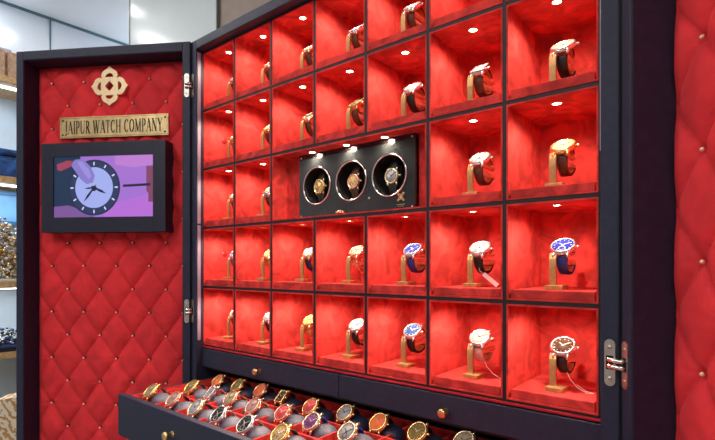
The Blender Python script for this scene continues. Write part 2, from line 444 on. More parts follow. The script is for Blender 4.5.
for z in (1.8075, 1.2335, .70):
    hinge(z, ML, -.0085, -.0105, YF)
    hinge(z-.008 if z < 1.5 else z, MR, .0095, XR-.0105, YF)

# ------------------------------------------------------------------ emblem, sign, television on the left door
QY = .0400    # front of the padding in door-local Y
em = thing('emblem', 'gold four-petal emblem plaque pinned on the red quilted door above the nameplate', 'emblem', ML @ T((-.243, QY, 1.829)))
s = .053
half = [(0, 1), (.09, .91), (.20, .84), (.33, .77), (.41, .67), (.44, .56), (.43, .47), (.385, .385)]
lobe = half+[(y, x) for x, y in half[:-1][::-1]]
pts = []
for k in range(4):
    c, sn = [(1, 0), (0, -1), (-1, 0), (0, 1)][k]
    seq = lobe[:-1]
    # clockwise rotation by k*90 degrees
    for x, y in seq:
        a = -k*PI/2
        pts.append(((x*math.cos(a)-y*math.sin(a))*s, (x*math.sin(a)+y*math.cos(a))*s))
holes = [[(0, .26*s), (.24*s, 0), (0, -.26*s), (-.24*s, 0)]]
for k in range(4):
    a = k*PI/2; hm = []
    for i in range(13):
        t = PI*i/12; x = .215*math.cos(t); y = .46+.19*math.sin(t)
        hm.append(((x*math.cos(a)-y*math.sin(a))*s, (x*math.sin(a)+y*math.cos(a))*s))
    holes.append(hm)
obj('plate', xf(sheet([pts]+holes, .0035), T((0, -.0035, 0)) @ RX(PI/2)).mesh('plate', PALEGOLD), em)

SW, SH = .312, .0565
sg = thing('nameplate', 'brushed brass nameplate reading JAIPUR WATCH COMPANY on the red quilted door', 'sign', ML @ T((-.2345, QY, 1.7225)))
obj('plate', MB().box((-SW/2, -.003, -SH/2), (SW/2, 0, SH/2), bev=.0006).mesh('plate', SIGNB), sg)
bd = MB()
bd.box((-SW/2+.003, -.0034, SH/2-.0036), (SW/2-.003, -.003, SH/2-.0026)).box((-SW/2+.003, -.0034, -SH/2+.0026), (SW/2-.003, -.003, -SH/2+.0036))
bd.box((-SW/2+.003, -.0034, -SH/2+.0026), (-SW/2+.004, -.003, SH/2-.0026)).box((SW/2-.004, -.0034, -SH/2+.0026), (SW/2-.003, -.003, SH/2-.0026))
obj('border', bd.mesh('border', mat('etched_line', (.35, .24, .10), .4, .8)), sg)
for x in (-SW/2+.009, SW/2-.009):
    for z in (-SH/2+.009, SH/2-.009):
        obj('screw', MB().lathe([(0, .0016), (.0022, .0013), (.003, 0), (0, 0)], 12, M=T((x, -.003, z)) @ RX(PI/2)).mesh('screw', mat('dark_screw', (.10, .07, .04), .4, .8)), sg)
# serif capitals built from strokes: (x0,y0,x1,y1,width)
TK, TN, SFW, SFH = .165, .065, .085, .06
def arc(cx, cy, rx, ry, a0, a1, n, wf):
    o = []
    for i in range(n):
        p = math.radians(a0+(a1-a0)*i/n); q = math.radians(a0+(a1-a0)*(i+1)/n)
        mid = (p+q)/2; w = TN+(wf-TN)*abs(math.cos(mid))
        o.append((cx+rx*math.cos(p), cy+ry*math.sin(p), cx+rx*math.cos(q), cy+ry*math.sin(q), w))
    return o
def serif(x, y): return [(x-.13, y, x+.13, y, SFH)]
def stem(x): return [(x, 0, x, 1, TK)]+serif(x, .025)+serif(x, .975)
GL = {
 'J': (.42, [(.26, .18, .26, 1, TK)]+serif(.26, .975)+arc(.10, .10, .16, .22, 0, -120, 6, TK)),
 'A': (.80, [(.10, 0, .40, 1, TN), (.40, 1, .70, 0, TK), (.20, .34, .60, .34, TN)]+serif(.10, .025)+serif(.70, .025)),
 'I': (.34, stem(.17)),
 'P': (.62, stem(.16)+[(.16, .97, .34, .97, TN), (.16, .47, .34, .47, TN)]+arc(.34, .72, .20, .25, 90, -90, 8, TK)),
 'U': (.80, [(.16, .30, .16, 1, TK), (.66, .30, .66, 1, TN)]+serif(.16, .975)+serif(.66, .975)+arc(.41, .30, .25, .28, 180, 360, 9, TK*.8)),
 'R': (.74, stem(.16)+[(.16, .97, .32, .97, TN), (.16, .50, .32, .50, TN), (.34, .50, .64, 0, TK)]+serif(.66, .025)+arc(.32, .735, .20, .235, 90, -90, 8, TK)),
 'W': (1.08, [(.08, 1, .32, 0, TK), (.32, 0, .54, 1, TN), (.48, 1, .74, 0, TK), (.74, 0, .98, 1, TN)]+serif(.10, .975)+serif(.52, .975)+serif(.96, .975)),
 'T': (.72, [(.35, 0, .35, 1, TK), (.05, .975, .65, .975, TN), (.06, .80, .06, 1, TN), (.64, .80, .64, 1, TN)]+serif(.35, .025)),
 'C': (.74, arc(.40, .50, .30, .47, 50, 310, 14, TK)+[(.62, .70, .62, .95, TN), (.60, .16, .64, .26, TN)]),
 'H': (.84, stem(.16)+stem(.66)+[(.16, .5, .66, .5, TN)]),
 'O': (.82, arc(.41, .50, .31, .47, 0, 360, 18, TK)),
 'M': (1.0, [(.14, 0, .14, 1, TN), (.14, 1, .48, .06, TK), (.48, .06, .82, 1, TN), (.82, 0, .82, 1, TK)]+serif(.14, .025)+serif(.82, .025)+serif(.82, .975)+serif(.12, .975)),
 'N': (.84, [(.14, 0, .14, 1, TN), (.14, 1, .70, .02, TK), (.70, 0, .70, 1, TN)]+serif(.14, .025)+serif(.12, .975)+serif(.70, .975)),
 'Y': (.76, [(.38, 0, .38, .46, TK), (.38, .46, .10, 1, TK), (.38, .46, .66, 1, TN)]+serif(.38, .025)+serif(.10, .975)+serif(.66, .975)),
 ' ': (.34, []),
}
txt = 'JAIPUR WATCH COMPANY'
tw = sum(GL[c][0]+.07 for c in txt); hh = .035; sx = (SW-.030)/tw
x = -SW/2+.015; tm = MB(); ly = -.0031
for ch in txt:
    gw, st = GL[ch]
    for i, (x0, y0, x1, y1, w) in enumerate(st):
        a = V(x+x0*sx, 0, (y0-.5)*hh); b = V(x+x1*sx, 0, (y1-.5)*hh)
        d = (b-a).normalized(); p = V(-d.z, 0, d.x)*w*(.5*(abs(d.x)*hh*.8+abs(d.z)*sx*1.05))
        yv = V(0, ly-.00003*i, 0)
        tm.add([a-p+yv, b-p+yv, b+p+yv, a+p+yv], [(0, 1, 2, 3)])
    x += (gw+.07)*sx
obj('lettering', tm.mesh('lettering', INK), sg)

tv = thing('wall_television', 'navy box-framed television showing a watch close-up on the left door', 'television', ML @ T((-.244, .048, 1.555)))
tx0, tx1, tz0, tz1 = -.175, .175, -.118, .118
ox0, ox1, oz0, oz1 = -.1405, .1405, -.0785, .0815
bz = MB(); y0, y1 = -.0435, 0
bz.box((tx0, y0, tz0), (ox0, y1, tz1), bev=.0012).box((ox1, y0, tz0), (tx1, y1, tz1), bev=.0012).box((ox0, y0, oz1), (ox1, y1, tz1)).box((ox0, y0, tz0), (ox1, y1, oz0)).box((tx0+.002, -.01, tz0+.002), (tx1-.002, 0, tz1-.002))
obj('bezel', bz.mesh('bezel', TVBEZEL), tv)
def em_(n, c, k=1.0): return mat('screen_'+n, (.01, .01, .01), .3, emit=c, estr=k)
SCW = ox1-ox0; SCH = oz1-oz0; sy = y0+.004
scr = obj('screen', MB().box((ox0, sy, oz0), (ox1, sy+.004, oz1)).mesh('screen', em_('violet', (.36, .16, .62), 1)), tv)
def P(s_, t_, lay=0): return V(ox0+s_*SCW, sy-.0001-.00012*lay, oz1-t_*SCH)
def poly(nm, pts, m, lay): obj(nm, MB().add([P(a, b, lay) for a, b in pts], [tuple(range(len(pts)))]).mesh(nm, m, recalc=False), scr)
AR = SCW/SCH
def disc(cx, cy, r, n=36): return [(cx+r*math.cos(2*PI*i/n)/AR, cy+r*math.sin(2*PI*i/n)) for i in range(n)]
poly('picture_backdrop', [(0, 0), (.27, 0), (.30, .5), (.20, 1), (0, 1)], em_('teal', (.008, .030, .075)), 1)
poly('picture_backdrop', [(0, .82), (.15, .80), (.35, .92), (.42, 1), (0, 1)], em_('mauve', (.20, .09, .32)), 2)
poly('picture_backdrop', [(.62, 0), (1, 0), (1, .16), (.80, .2), (.62, .15)], em_('pinkish', (.50, .20, .62)), 2)
poly('picture_backdrop', [(.55, .8), (1, .62), (1, 1), (.5, 1)], em_('magenta', (.46, .15, .66)), 2)
poly('pictured_sleeve', [(.93, .18), (1, .18), (1, .76), (.95, .76), (.95, .62), (.93, .58)], em_('rosebrown', (.22, .05, .13)), 3)
poly('pictured_strap', [(.70, .475), (.97, .46), (.97, .50), (.70, .515)], em_('ink', (.012, .012, .045)), 4)
poly('pictured_watch', disc(.41, .515, .46), em_('ring', (.012, .022, .075)), 4)
poly('pictured_watch', disc(.41, .515, .43), em_('ring2', (.022, .036, .11)), 5)
poly('pictured_dial', disc(.41, .515, .335), em_('dial', (.36, .42, .85)), 6)
mk = MB()
for k in range(12):
    a = 2*PI*k/12; c, s_ = math.cos(a), math.sin(a)
    def q(r, w): return (.41+(r*c-w*s_)/AR, .515+r*s_+w*c)
    poly('pictured_marker', [q(.365, -.012), q(.42, -.012), q(.42, .012), q(.365, .012)], em_('white', (.62, .66, .95)), 7)
for an, L_, w in ((128, .30, .02), (25, .24, .022), (175, .17, .014)):
    a = math.radians(an); c, s_ = math.cos(a), math.sin(a)
    def q2(r, w_): return (.41+(r*c-w_*s_)/AR, .515+r*s_+w_*c)
    poly('pictured_hand', [q2(-.05, -w/2), q2(L_*.6, -w), q2(L_, 0), q2(L_*.6, w), q2(-.05, w/2)], em_('ink', (.012, .012, .045)), 8)
poly('pictured_hand', disc(.41, .53, .045, 16), em_('ink', (.012, .012, .045)), 9)
fg = [(.17, .12), (.22, .05), (.30, .04), (.38, .18), (.42, .32), (.40, .43), (.34, .46), (.28, .38), (.22, .24)]
poly('pictured_finger', fg, em_('finger', (.24, .19, .58)), 10)
poly('pictured_finger', [(.24, .09), (.29, .08), (.36, .22), (.385, .33), (.36, .38), (.31, .28)], em_('finger2', (.32, .27, .70)), 11)
poly('pictured_cuff', [(.03, .12), (.14, .06), (.20, .08), (.18, .16), (.08, .23), (.04, .22)], em_('cuff', (.35, .05, .10)), 11)

# ------------------------------------------------------------------ watches
METAL = {
 'gold': ((.90, .62, .25), 'gold'), 'rose': ((.88, .52, .36), 'rose gold'), 'steel': ((.74, .73, .74), 'steel'), 'pale': ((.90, .76, .52), 'pale gold'),
}
def metal(k): return mat('metal_'+k, METAL[k][0], .27, .9, noise_amt=.05, noise_scale=300)
DIAL = {
 'white': (.31, .31, .31), 'cream': (.36, .29, .19), 'pink': (.40, .24, .23), 'blue': (.008, .014, .20), 'black': (.012, .012, .015),
 'orange': (.80, .16, .04), 'olive': (.20, .15, .04), 'silver': (.34, .34, .37), 'brown': (.05, .017, .010), 'purple': (.16, .04, .16), 'skeleton': (.42, .26, .10), 'red': (.55, .05, .06), 'navy': (.02, .04, .14), 'gold': (.45, .30, .10),
}
STRAP = {
 'black': (.012, .011, .012), 'brown': (.10, .035, .018), 'blue': (.02, .04, .26), 'tan': (.42, .20, .08), 'green': (.02, .05, .03), 'pink': (.75, .42, .38), 'navy': (.012, .018, .07), 'grey': (.30, .30, .33),
}
CACHE = {}
def cm(key, fn):
    if key not in CACHE: CACHE[key] = fn()
    return CACHE[key]
def strap_path(Rr, n, shape):
    # loop in the local YZ plane below the case; ends at the lugs
    a0 = .78 if shape == 'round' else .80
    p = []
    for i in range(n+1):
        a = a0+(2*PI-2*a0)*i/n
        rz = Rr; ry = Rr*.98
        y = ry*math.sin(a); z = -Rr+rz*math.cos(a)-.002
        nn = V(0, math.sin(a), math.cos(a))
        p.append((V(0, y, z)-nn*.0012, nn))
    return p
def make_watch(M, label, group, mt='gold', dial='white', strap='brown', r=.0185, shape='round', Rr=.0235, ring=None, name='wristwatch', cat='watch', loose=False, split=False):
    t = thing(name, label, cat, M, group)
    k = (shape, round(r, 4))
    mm = metal(mt)
    def case():
        m = MB()
        if shape == 'round':
            m.lathe([(0, -.0055), (r*.80, -.0055), (r*.95, -.0042), (r, -.002), (r*.99, .0006), (r*.93, .0014), (0, .0014)], 36)
        else:
            m.box((-r*.72, -r*.86, -.0055), (r*.72, r*.86, .0014), bev=.0016)
        for sx in (-1, 1):
            for sy_ in (-1, 1):
                m.tube([(sx*.0100, sy_*r*.72, -.002), (sx*.0102, sy_*(r*.93), -.0022), (sx*.0100, sy_*(r+.0035), -.0056)], [.0026, .0024, .0014], 8)
        return m.mesh('case', mm)
    obj('case', cm(('case', k, mt), case), t)
    def bez():
        if shape == 'round':
            return MB().lathe([(r*.96, .0010), (r*.93, .0028), (r*.86, .0034), (r*.80, .0026), (r*.80, .0010)], 36, close=True).mesh('bezel', metal(ring or mt))
        m = MB(); a, b = r*.70, r*.84; w = .0032
        for s_ in (-1, 1):
            m.box((s_*a, -b, .0012), (s_*(a-w), b, .003), bev=.0006); m.box((-a+w, s_*b, .0012), (a-w, s_*(b-w), .003), bev=.0006)
        return m.mesh('bezel', metal(ring or mt))
    obj('bezel', cm(('bez', k, ring or mt), bez), t)
    dm = mat('dial_'+dial, DIAL[dial], .6, noise_amt=.05 if dial != 'skeleton' else .6, noise_scale=160 if dial != 'skeleton' else 330, spec=.15)
    def dl():
        if shape == 'round': return MB().lathe([(0, .0018), (r*.81, .0018), (r*.81, .0008), (0, .0008)], 32).mesh('dial', dm)
        return MB().box((-r*.60, -r*.74, .0008), (r*.60, r*.74, .0018)).mesh('dial', dm)
    D = obj('dial', cm(('dial', k, dial), dl), t)
    light = dial in ('white', 'cream', 'pink', 'silver', 'gold')
    mkm = mat('marker_dark', (.03, .03, .04), .4) if light else mat('marker_light', (.42, .39, .33), .5)
    def mks():
        m = MB(); ro = r*.72 if shape == 'round' else r*.52
        for i in range(12):
            a = 2*PI*i/12; L_ = r*.13
            rr_ = ro if shape == 'round' else ro*(1.25 if i % 6 == 0 else 1)
            m.box((rr_-L_, -.0005, .0018), (rr_, .0005, .0021), M=RZ(a))
        if shape == 'round' and dial in ('white', 'skeleton', 'black', 'blue'):
            m.lathe([(r*.20, .0018), (r*.24, .0021), (r*.28, .0018)], 18, M=T((0, -r*.36, 0)), close=True)
        return m.mesh('marker', mkm)
    obj('hour_markers', cm(('mk', k, dial), mks), D)
    def hands():
        m = MB()
        m.box((-.0006, -.002, .0023), (.0006, r*.60, .0026), M=RZ(math.radians(-58)))
        m.box((-.0007, -.002, .0022), (.0007, r*.42, .0025), M=RZ(math.radians(52)))
        m.lathe([(0, .0029), (.0012, .0028), (.0012, .0018), (0, .0018)], 10)
        return m.mesh('hands', mkm if dial != 'skeleton' else metal('steel'))
    obj('hands', cm(('hands', k, dial), hands), D)
    def crown():
        x0 = r if shape == 'round' else r*.72
        return MB().lathe([(0, .0042), (.0019, .0040), (.0022, .003), (.0022, .0008), (.0012, .0002), (.0012, -.002), (0, -.002)], 12, M=T((x0, 0, -.0015)) @ RY(PI/2)).mesh('crown', mm)
    obj('crown', cm(('crown', k, mt), crown), t)
    brace = strap in METAL
    sm = metal(strap) if brace else mat('strap_'+strap, STRAP[strap], .5, noise_amt=.25, noise_scale=120, bump=.3, bump_scale=500)
    def stp():
        if loose == 'ends':
            m = MB()
            pth = [(V(0, -(r*.90+.024*i/8), -.003-.012*(i/8)**1.5), V(0, 0, 1)) for i in range(8, -1, -1)]
            pth += [(V(0, 0, -.008), V(0, 0, 1))]
            pth += [(V(0, (r*.90+.024*i/8), -.003-.012*(i/8)**1.5), V(0, 0, 1)) for i in range(9)]
            m.band(pth, lambda u: .0165, .0022)
            return m.mesh('strap', sm)
        pth = strap_path(Rr, 40, 'round')
        if split: pth = pth[16:]
        return MB().band(pth, lambda u: .0175-.0035*math.sin(PI*u), .0026, links=(2 if brace and split else 0)).mesh('strap', sm)
    S_ = obj('strap', cm(('strap', k, strap, round(Rr, 4), loose, split), stp), t)
    if split:
        obj('strap', cm(('strap2', k, strap, round(Rr, 4)), lambda: MB().band(strap_path(Rr, 40, 'round')[:8], lambda u: .0175-.002*u, .0026, links=(2 if brace else 0)).mesh('strap', sm)), t)
    if not brace and not loose and not split:
        def buck():
            zc = -2*Rr-.004; m = MB(); a = .0105
            m.tube([(-a, -.006, zc+.0015), (a, -.006, zc+.0015), (a, .004, zc), (-a, .004, zc), (-a, -.006, zc+.0015)], .0010, 6)
            m.tube([(0, -.006, zc+.001), (0, .004, zc-.0005)], .0008, 6)
            return m.mesh('buckle', mm)
        obj('buckle', cm(('buck', mt, round(Rr, 4)), buck), S_)
    return t

# watch stand: local origin on the platform, ring behind the post
TILT = math.radians(90-52)          # dial leans back from facing forward
NRM = V(0, -math.cos(math.radians(52)), math.sin(math.radians(52)))
HEAD = V(0, .015, .0650)            # watch centre relative to the stand origin
RR = .0225
RC = HEAD-NRM*(RR+.002)
def stand_meshes():
    base = MB().box((-.018, -.013, 0), (.008, .015, .0065), bev=.0008).mesh('base', STANDB)
    pw = .0048; m = MB(); pts = []
    path = [(.0, .0062), (-.0012, .02), (-.0018, .034), (-.0012, .046), (.0022, .0545)]
    ya = .0008; px_ = -.0105
    vs = []
    for y, z in path:
        vs += [V(px_-pw, ya+y, z), V(px_+pw, ya+y, z), V(px_+pw, ya+y+.0036, z), V(px_-pw, ya+y+.0036, z)]
    n = len(path)
    fs = [(i*4+k, i*4+(k+1) % 4, i*4+4+(k+1) % 4, i*4+4+k) for i in range(n-1) for k in range(4)]+[(3, 2, 1, 0), (n*4-4, n*4-3, n*4-2, n*4-1)]
    m.add(vs, fs)
    m.tube([(px_, ya+.002, .046), (-.006, RC.y-.016, RC.z+.002), (0, RC.y-.012, RC.z)], .0026, 8)
    post = m.mesh('post', STANDB)
    ri = RR-.0030; h = MB(); w = .0072
    pth = []
    for i in range(31):
        a = math.radians(-25+285*i/30)      # measured from +Y (back) upward, open at the back
        a2 = math.radians(35+290*i/30)
        y = RC.y+ri*math.cos(a2); z = RC.z+ri*math.sin(a2)
        nn = V(0, -math.cos(a2), -math.sin(a2))
        pth.append((V(0, y, z), nn))
    h.band(pth, lambda u: w*2, .0022)
    ring = h.mesh('ring', STANDB)
    pr = []
    for zz, L_ in ((.0100, .037), (-.0050, .041)):
        b = MB().tube([(0, RC.y-.014, RC.z+zz), (0, RC.y+L_-.002, RC.z+zz), (0, RC.y+L_, RC.z+zz)], [.0043, .0043, .0030], 12)
        pr.append(b.mesh('prong', mat('prong_brass', (.80, .60, .34), .32, .25)))
    return base, post, ring, pr
SB, SP, SRG, SPR = stand_meshes()
def make_stand(x, y, z, label):
    t = thing('watch_stand', label, 'watch stand', T((x, y, z)), 'brass watch stands in the lit compartments')
    obj('base', SB, t); obj('post', SP, t); obj('ring', SRG, t)
    for p in SPR: obj('prong', p, t)
    return t
ROWN = {1: 'top', 2: 'second', 3: 'third', 4: 'fourth', 5: 'bottom'}
COLN = {1: 'first', 2: 'second', 3: 'third', 4: 'fourth', 5: 'fifth', 6: 'sixth', 7: 'seventh'}
WT = {
 (1, 1): ('steel', 'pink', 'brown', 'round'), (1, 2): ('rose', 'white', 'brown', 'round'), (1, 3): ('pale', 'pink', 'brown', 'round'), (1, 4): ('steel', 'white', 'brown', 'round'), (1, 5): ('steel', 'white', 'brown', 'round'),
 (2, 1): ('gold', 'cream', 'tan', 'round'), (2, 2): ('gold', 'cream', 'brown', 'round'), (2, 3): ('pale', 'brown', 'brown', 'round'), (2, 4): ('gold', 'brown', 'brown', 'square'), (2, 5): ('steel', 'white', 'black', 'round'), (2, 6): ('steel', 'silver', 'brown', 'square'), (2, 7): ('steel', 'cream', 'black', 'round'),
 (3, 1): ('pale', 'cream', 'brown', 'round'), (3, 2): ('steel', 'cream', 'brown', 'round'), (3, 6): ('steel', 'white', 'brown', 'round'), (3, 7): ('gold', 'cream', 'brown', 'round'),
 (4, 1): ('steel', 'blue', 'blue', 'round'), (4, 2): ('gold', 'skeleton', 'gold', 'round'), (4, 3): ('pale', 'silver', 'navy', 'round'), (4, 4): ('rose', 'cream', 'rose', 'round'), (4, 5): ('steel', 'blue', 'blue', 'round'), (4, 6): ('steel', 'white', 'black', 'round'), (4, 7): ('steel', 'blue', 'blue', 'round'),
 (5, 1): ('pale', 'white', 'brown', 'round'), (5, 2): ('steel', 'white', 'black', 'round'), (5, 3): ('gold', 'gold', 'gold', 'round'), (5, 4): ('steel', 'silver', 'black', 'round'), (5, 5): ('steel', 'navy', 'black', 'round'), (5, 6): ('steel', 'pink', 'pink', 'round'), (5, 7): ('steel', 'brown', 'black', 'round'),
}
RT = Matrix(((1, 0, 0, 0), (0, NRM.z, NRM.y, 0), (0, -NRM.y, NRM.z, 0), (0, 0, 0, 1)))
# local Z -> NRM ; local Y -> up the tilted dial
def name_of(mt, dial, strap, shape):
    return '%s%s watch, %s dial, %s %s' % ('square ' if shape == 'square' else '', METAL[mt][1], dial, METAL[strap][1].split()[-1] if strap in METAL else strap, 'bracelet' if strap in METAL else 'strap')
for (r, c), (mt, dl_, stp_, shp) in WT.items():
    xc = (c-1)*W+W*.5+.003; zc = row_z(r)+PT; yc = .036
    place = 'in the %s compartment of the %s row' % (COLN[c], ROWN[r])
    make_stand(xc, yc, zc, 'brass watch stand '+place)
    make_watch(T((xc, yc, zc)+HEAD if False else Vector((xc, yc, zc))+HEAD) @ RT, name_of(mt, dl_, stp_, shp)+' '+place, 'watches in the lit compartments', mt, dl_, stp_, r=.0188 if shp == 'round' else .0178, shape=shp, Rr=RR, split=True)

# hang tags
def hang_tag(c, r, label, pts, plate):
    xc = (c-1)*W+W*.5; zc = row_z(r)+PT
    t = thing('price_tag', label, 'tag', T((xc, .05, zc)))
    obj('string', MB().tube([V(*p) for p in pts], .0005, 6).mesh('string', mat('tag_string', (.85, .66, .58), .7)), t)
    if plate:
        a, b = V(*plate[0]), V(*plate[1]); d = (b-a); L_ = d.length; an = math.atan2(d.z, d.x)
        obj('card', MB().box((0, -.0004, -.0035), (L_, .0004, .0035), M=T(a) @ RY(-an)).mesh('card', mat('tag_card', (.85, .72, .70), .6)), t)
hang_tag(6, 4, 'slim pale price tag hanging below the watch in the sixth compartment, fourth row', [(.004, .0, .040), (.004, -.004, .028), (.012, -.004, .022)], ((.012, -.004, .022), (.036, -.004, .003)))
hang_tag(7, 5, 'thin tag string under the black strap watch in the bottom right compartment', [(.006, .004, .030), (.014, .0, .016), (.026, -.004, .006), (.040, -.006, .0008), (.046, .0, .0008), (.034, .006, .001), (.02, .01, .008)], None)
hang_tag(6, 5, 'thin tag string under the pink strap watch in the bottom row', [(.008, .004, .030), (.016, .0, .018), (.028, -.002, .008), (.040, .002, .0008), (.046, .01, .0008)], None)

# ------------------------------------------------------------------ watch winder in the niche
win = thing('watch_winder', 'black glass winder panel with three round windows in the wide niche', 'watch winder', T((.4735, .036, nz0+.0054)))
px0, px1, pz0, pz1 = -.150, .150, 0.0, .139
cxs = [-.0965, -.0015, .0925]; cz = .0685; cr = .0385
pn = sheet([[(px0, pz0), (px1, pz0), (px1, pz1), (px0, pz1)]]+[circle(x, cz, cr, 48) for x in cxs], .003)
obj('panel', xf(pn, RX(PI/2)).mesh('panel', BLACKGLOSS), win)
for x in cxs:
    o = obj('winder_cup', MB().lathe([(cr, 0), (cr, -.055), (0, -.055)], 40, cap=False, M=T((x, .002, cz)) @ RX(PI/2)).mesh('winder_cup', BLACKMATT, recalc=False), win)
    obj('rim', MB().lathe([(cr-.001, .0030), (cr-.001, .0052), (cr+.0016, .0058), (cr+.0032, .0030)], 48, close=True, M=T((x, 0, cz)) @ RX(PI/2)).mesh('rim', mat('chrome', (.72, .62, .60), .15, 1)), win)
    obj('holder', MB().box((-.015, -.012, -.022), (.015, .012, .022), bev=.006, M=T((x, .030, cz))).lathe([(0, 0), (.012, 0), (.012, .020), (0, .020)], 16, M=T((x, .056, cz)) @ RX(PI/2)).mesh('holder', BLACKMATT), win)
# gold quatrefoil logo lower right, corner pins
lg = MB()
for a in range(4):
    A = a*PI/2+PI/4
    for d_, rr in ((.0042, .0026), (.0085, .0021)):
        lg.lathe([(rr*.55, 0), (rr, .0), (rr, .0006), (rr*.55, .0006)], 12, close=True, M=T((.119+d_*math.cos(A), -.0031, .026+d_*math.sin(A))) @ RX(PI/2))
lg.lathe([(0, 0), (.0016, 0), (.0016, .0006), (0, .0006)], 10, M=T((.119, -.0031, .026)) @ RX(PI/2))
lg.box((.110, -.0036, .011), (.128, -.0031, .0125)); lg.box((.113, -.0036, .0082), (.125, -.0031, .0092))
obj('logo', lg.mesh('logo', BRASS), win)
for x, z in ((px0+.006, pz1-.006), (px1-.006, pz1-.006), (px0+.006, .006), (px1-.006, .006), (.045, .030)):
    obj('pin', MB().lathe([(0, .002), (.0018, .0016), (.0022, 0), (0, 0)], 12, M=T((x, -.003, z)) @ RX(PI/2)).mesh('pin', SATIN), win)
for x, mt, dl_, stp_, lb in ((cxs[0], 'gold', 'skeleton', 'black', 'gold skeleton watch in the left winder window'), (cxs[1], 'rose', 'skeleton', 'brown', 'rose gold skeleton watch in the middle winder window'), (cxs[2], 'pale', 'silver', 'black', 'pale gold watch with silver dial in the right winder window')):
    make_watch(T((.4735+x, .036+.005, nz0+.0054+cz)) @ RX(PI/2) @ RX(math.radians(-4)), lb, 'watches in the winder', mt, dl_, stp_, r=.0158, loose='ends')
# rose gold rosette lying on the niche ledge
ros = thing('rosette_ornament', 'small rose gold rosette lying on the niche ledge below the winder', 'ornament', T((.462, .012, nz0+.0054)))
rm = MB()
for ring_, nn_, rad, zz in ((0, 7, .0075, .0035), (1, 5, .004, .006)):
    for i in range(nn_):
        a = 2*PI*i/nn_+ring_*.4
        rm.lathe([(0, .003), (.002, .0024), (.0034, 0), (.002, -.002), (0, -.003)], 10, M=T((rad*math.cos(a), rad*math.sin(a)*.8, zz)) @ RX(.5*math.sin(a)) @ RY(.5*math.cos(a)))
obj('petals', rm.mesh('petals', metal('rose')), ros)
obj('centre', MB().lathe([(0, .010), (.002, .009), (.003, .006), (.002, 0), (0, 0)], 12).mesh('centre', metal('gold')), ros)

# ------------------------------------------------------------------ watches in the open drawer
n3 = V(-.12, -.68, .72).normalized()
def frame_from(n, yaw=0):
    xax = V(0, 1, 0).cross(n).normalized(); xax = V(math.cos(yaw), math.sin(yaw), 0)
    xax = (xax-n*xax.dot(n)).normalized(); yax = n.cross(xax)
    return Matrix(((xax.x, yax.x, n.x, 0), (xax.y, yax.y, n.y, 0), (xax.z, yax.z, n.z, 0), (0, 0, 0, 1)))
def unproj(px, py, z):
    fwd = V(-F/761.82, 587.5/761.82, 0); rt = V(587.5/761.82, F/761.82, 0)
    rr = fwd+(px-357.5)/F*rt-V(0, 0, 1)*(py-265.3)/F
    return CAM+rr*((z-CAM.z)/rr.z)
# x, y in metres on the tray
TRAY = [
 ('front', .064, -.172, 'gold', 'cream', 'brown', 'round', 0), ('front', .165, -.176, 'rose', 'pink', 'black', 'round', 0), ('front', .252, -.178, 'pale', 'silver', 'black', 'round', 0),
 ('front', .325, -.176, 'steel', 'black', 'steel', 'round', 1), ('front', .408, -.178, 'steel', 'black', 'steel', 'round', 1), ('front', .492, -.172, 'gold', 'skeleton', 'brown', 'round', 0),
 ('middle', .100, -.095, 'gold', 'olive', 'green', 'round', 0), ('middle', .178, -.095, 'steel', 'white', 'steel', 'square', 1), ('middle', .250, -.095, 'rose', 'cream', 'rose', 'round', 1),
 ('middle', .330, -.100, 'rose', 'pink', 'tan', 'round', 0), ('middle', .408, -.092, 'rose', 'red', 'green', 'round', 0), ('middle', .488, -.095, 'pale', 'purple', 'blue', 'round', 0), ('middle', .572, -.095, 'pale', 'white', 'blue', 'round', 0),
 ('back', .098, -.022, 'gold', 'orange', 'black', 'round', 0), ('back', .172, -.020, 'gold', 'olive', 'black', 'round', 0), ('back', .248, -.015, 'rose', 'orange', 'black', 'round', 0), ('back', .322, -.018, 'gold', 'brown', 'black', 'square', 0),
 ('back', .420, -.030, 'gold', 'red', 'black', 'round', 0), ('back', .500, -.018, 'gold', 'silver', 'black', 'round', 0), ('back', .582, -.022, 'gold', 'orange', 'black', 'round', 0), ('back', .662, -.020, 'gold', 'olive', 'black', 'round', 0), ('back', .742, -.010, 'pale', 'cream', 'black', 'round', 0),
]
def cush_mesh(m):
    o = MB(); n = 12; vs = []; seg = 20; L_ = .052
    for i in range(n+1):
        u = i/n; e = min(1, (math.sin(PI*min(max(u, .0), 1)))**.35+.0)
        for k in range(seg):
            a = 2*PI*k/seg; rr = (.018*e+.001)
            vs.append(V(-L_/2+L_*u, math.copysign(abs(math.cos(a))**.8, math.cos(a))*rr*1.15, math.copysign(abs(math.sin(a))**.8, math.sin(a))*rr*.86))
    fs = [(i*seg+k, i*seg+(k+1) % seg, (i+1)*seg+(k+1) % seg, (i+1)*seg+k) for i in range(n) for k in range(seg)]
    fs += [list(range(seg))[::-1], [n*seg+k for k in range(seg)]]
    return o.add(vs, fs, 0, True).mesh('cushion', m)
CG, CN = cush_mesh(GREYC), cush_mesh(NAVYC)
ORD = ['first', 'second', 'third', 'fourth', 'fifth', 'sixth', 'seventh', 'eighth', 'ninth']
cnt = {}
HZ = 1.072
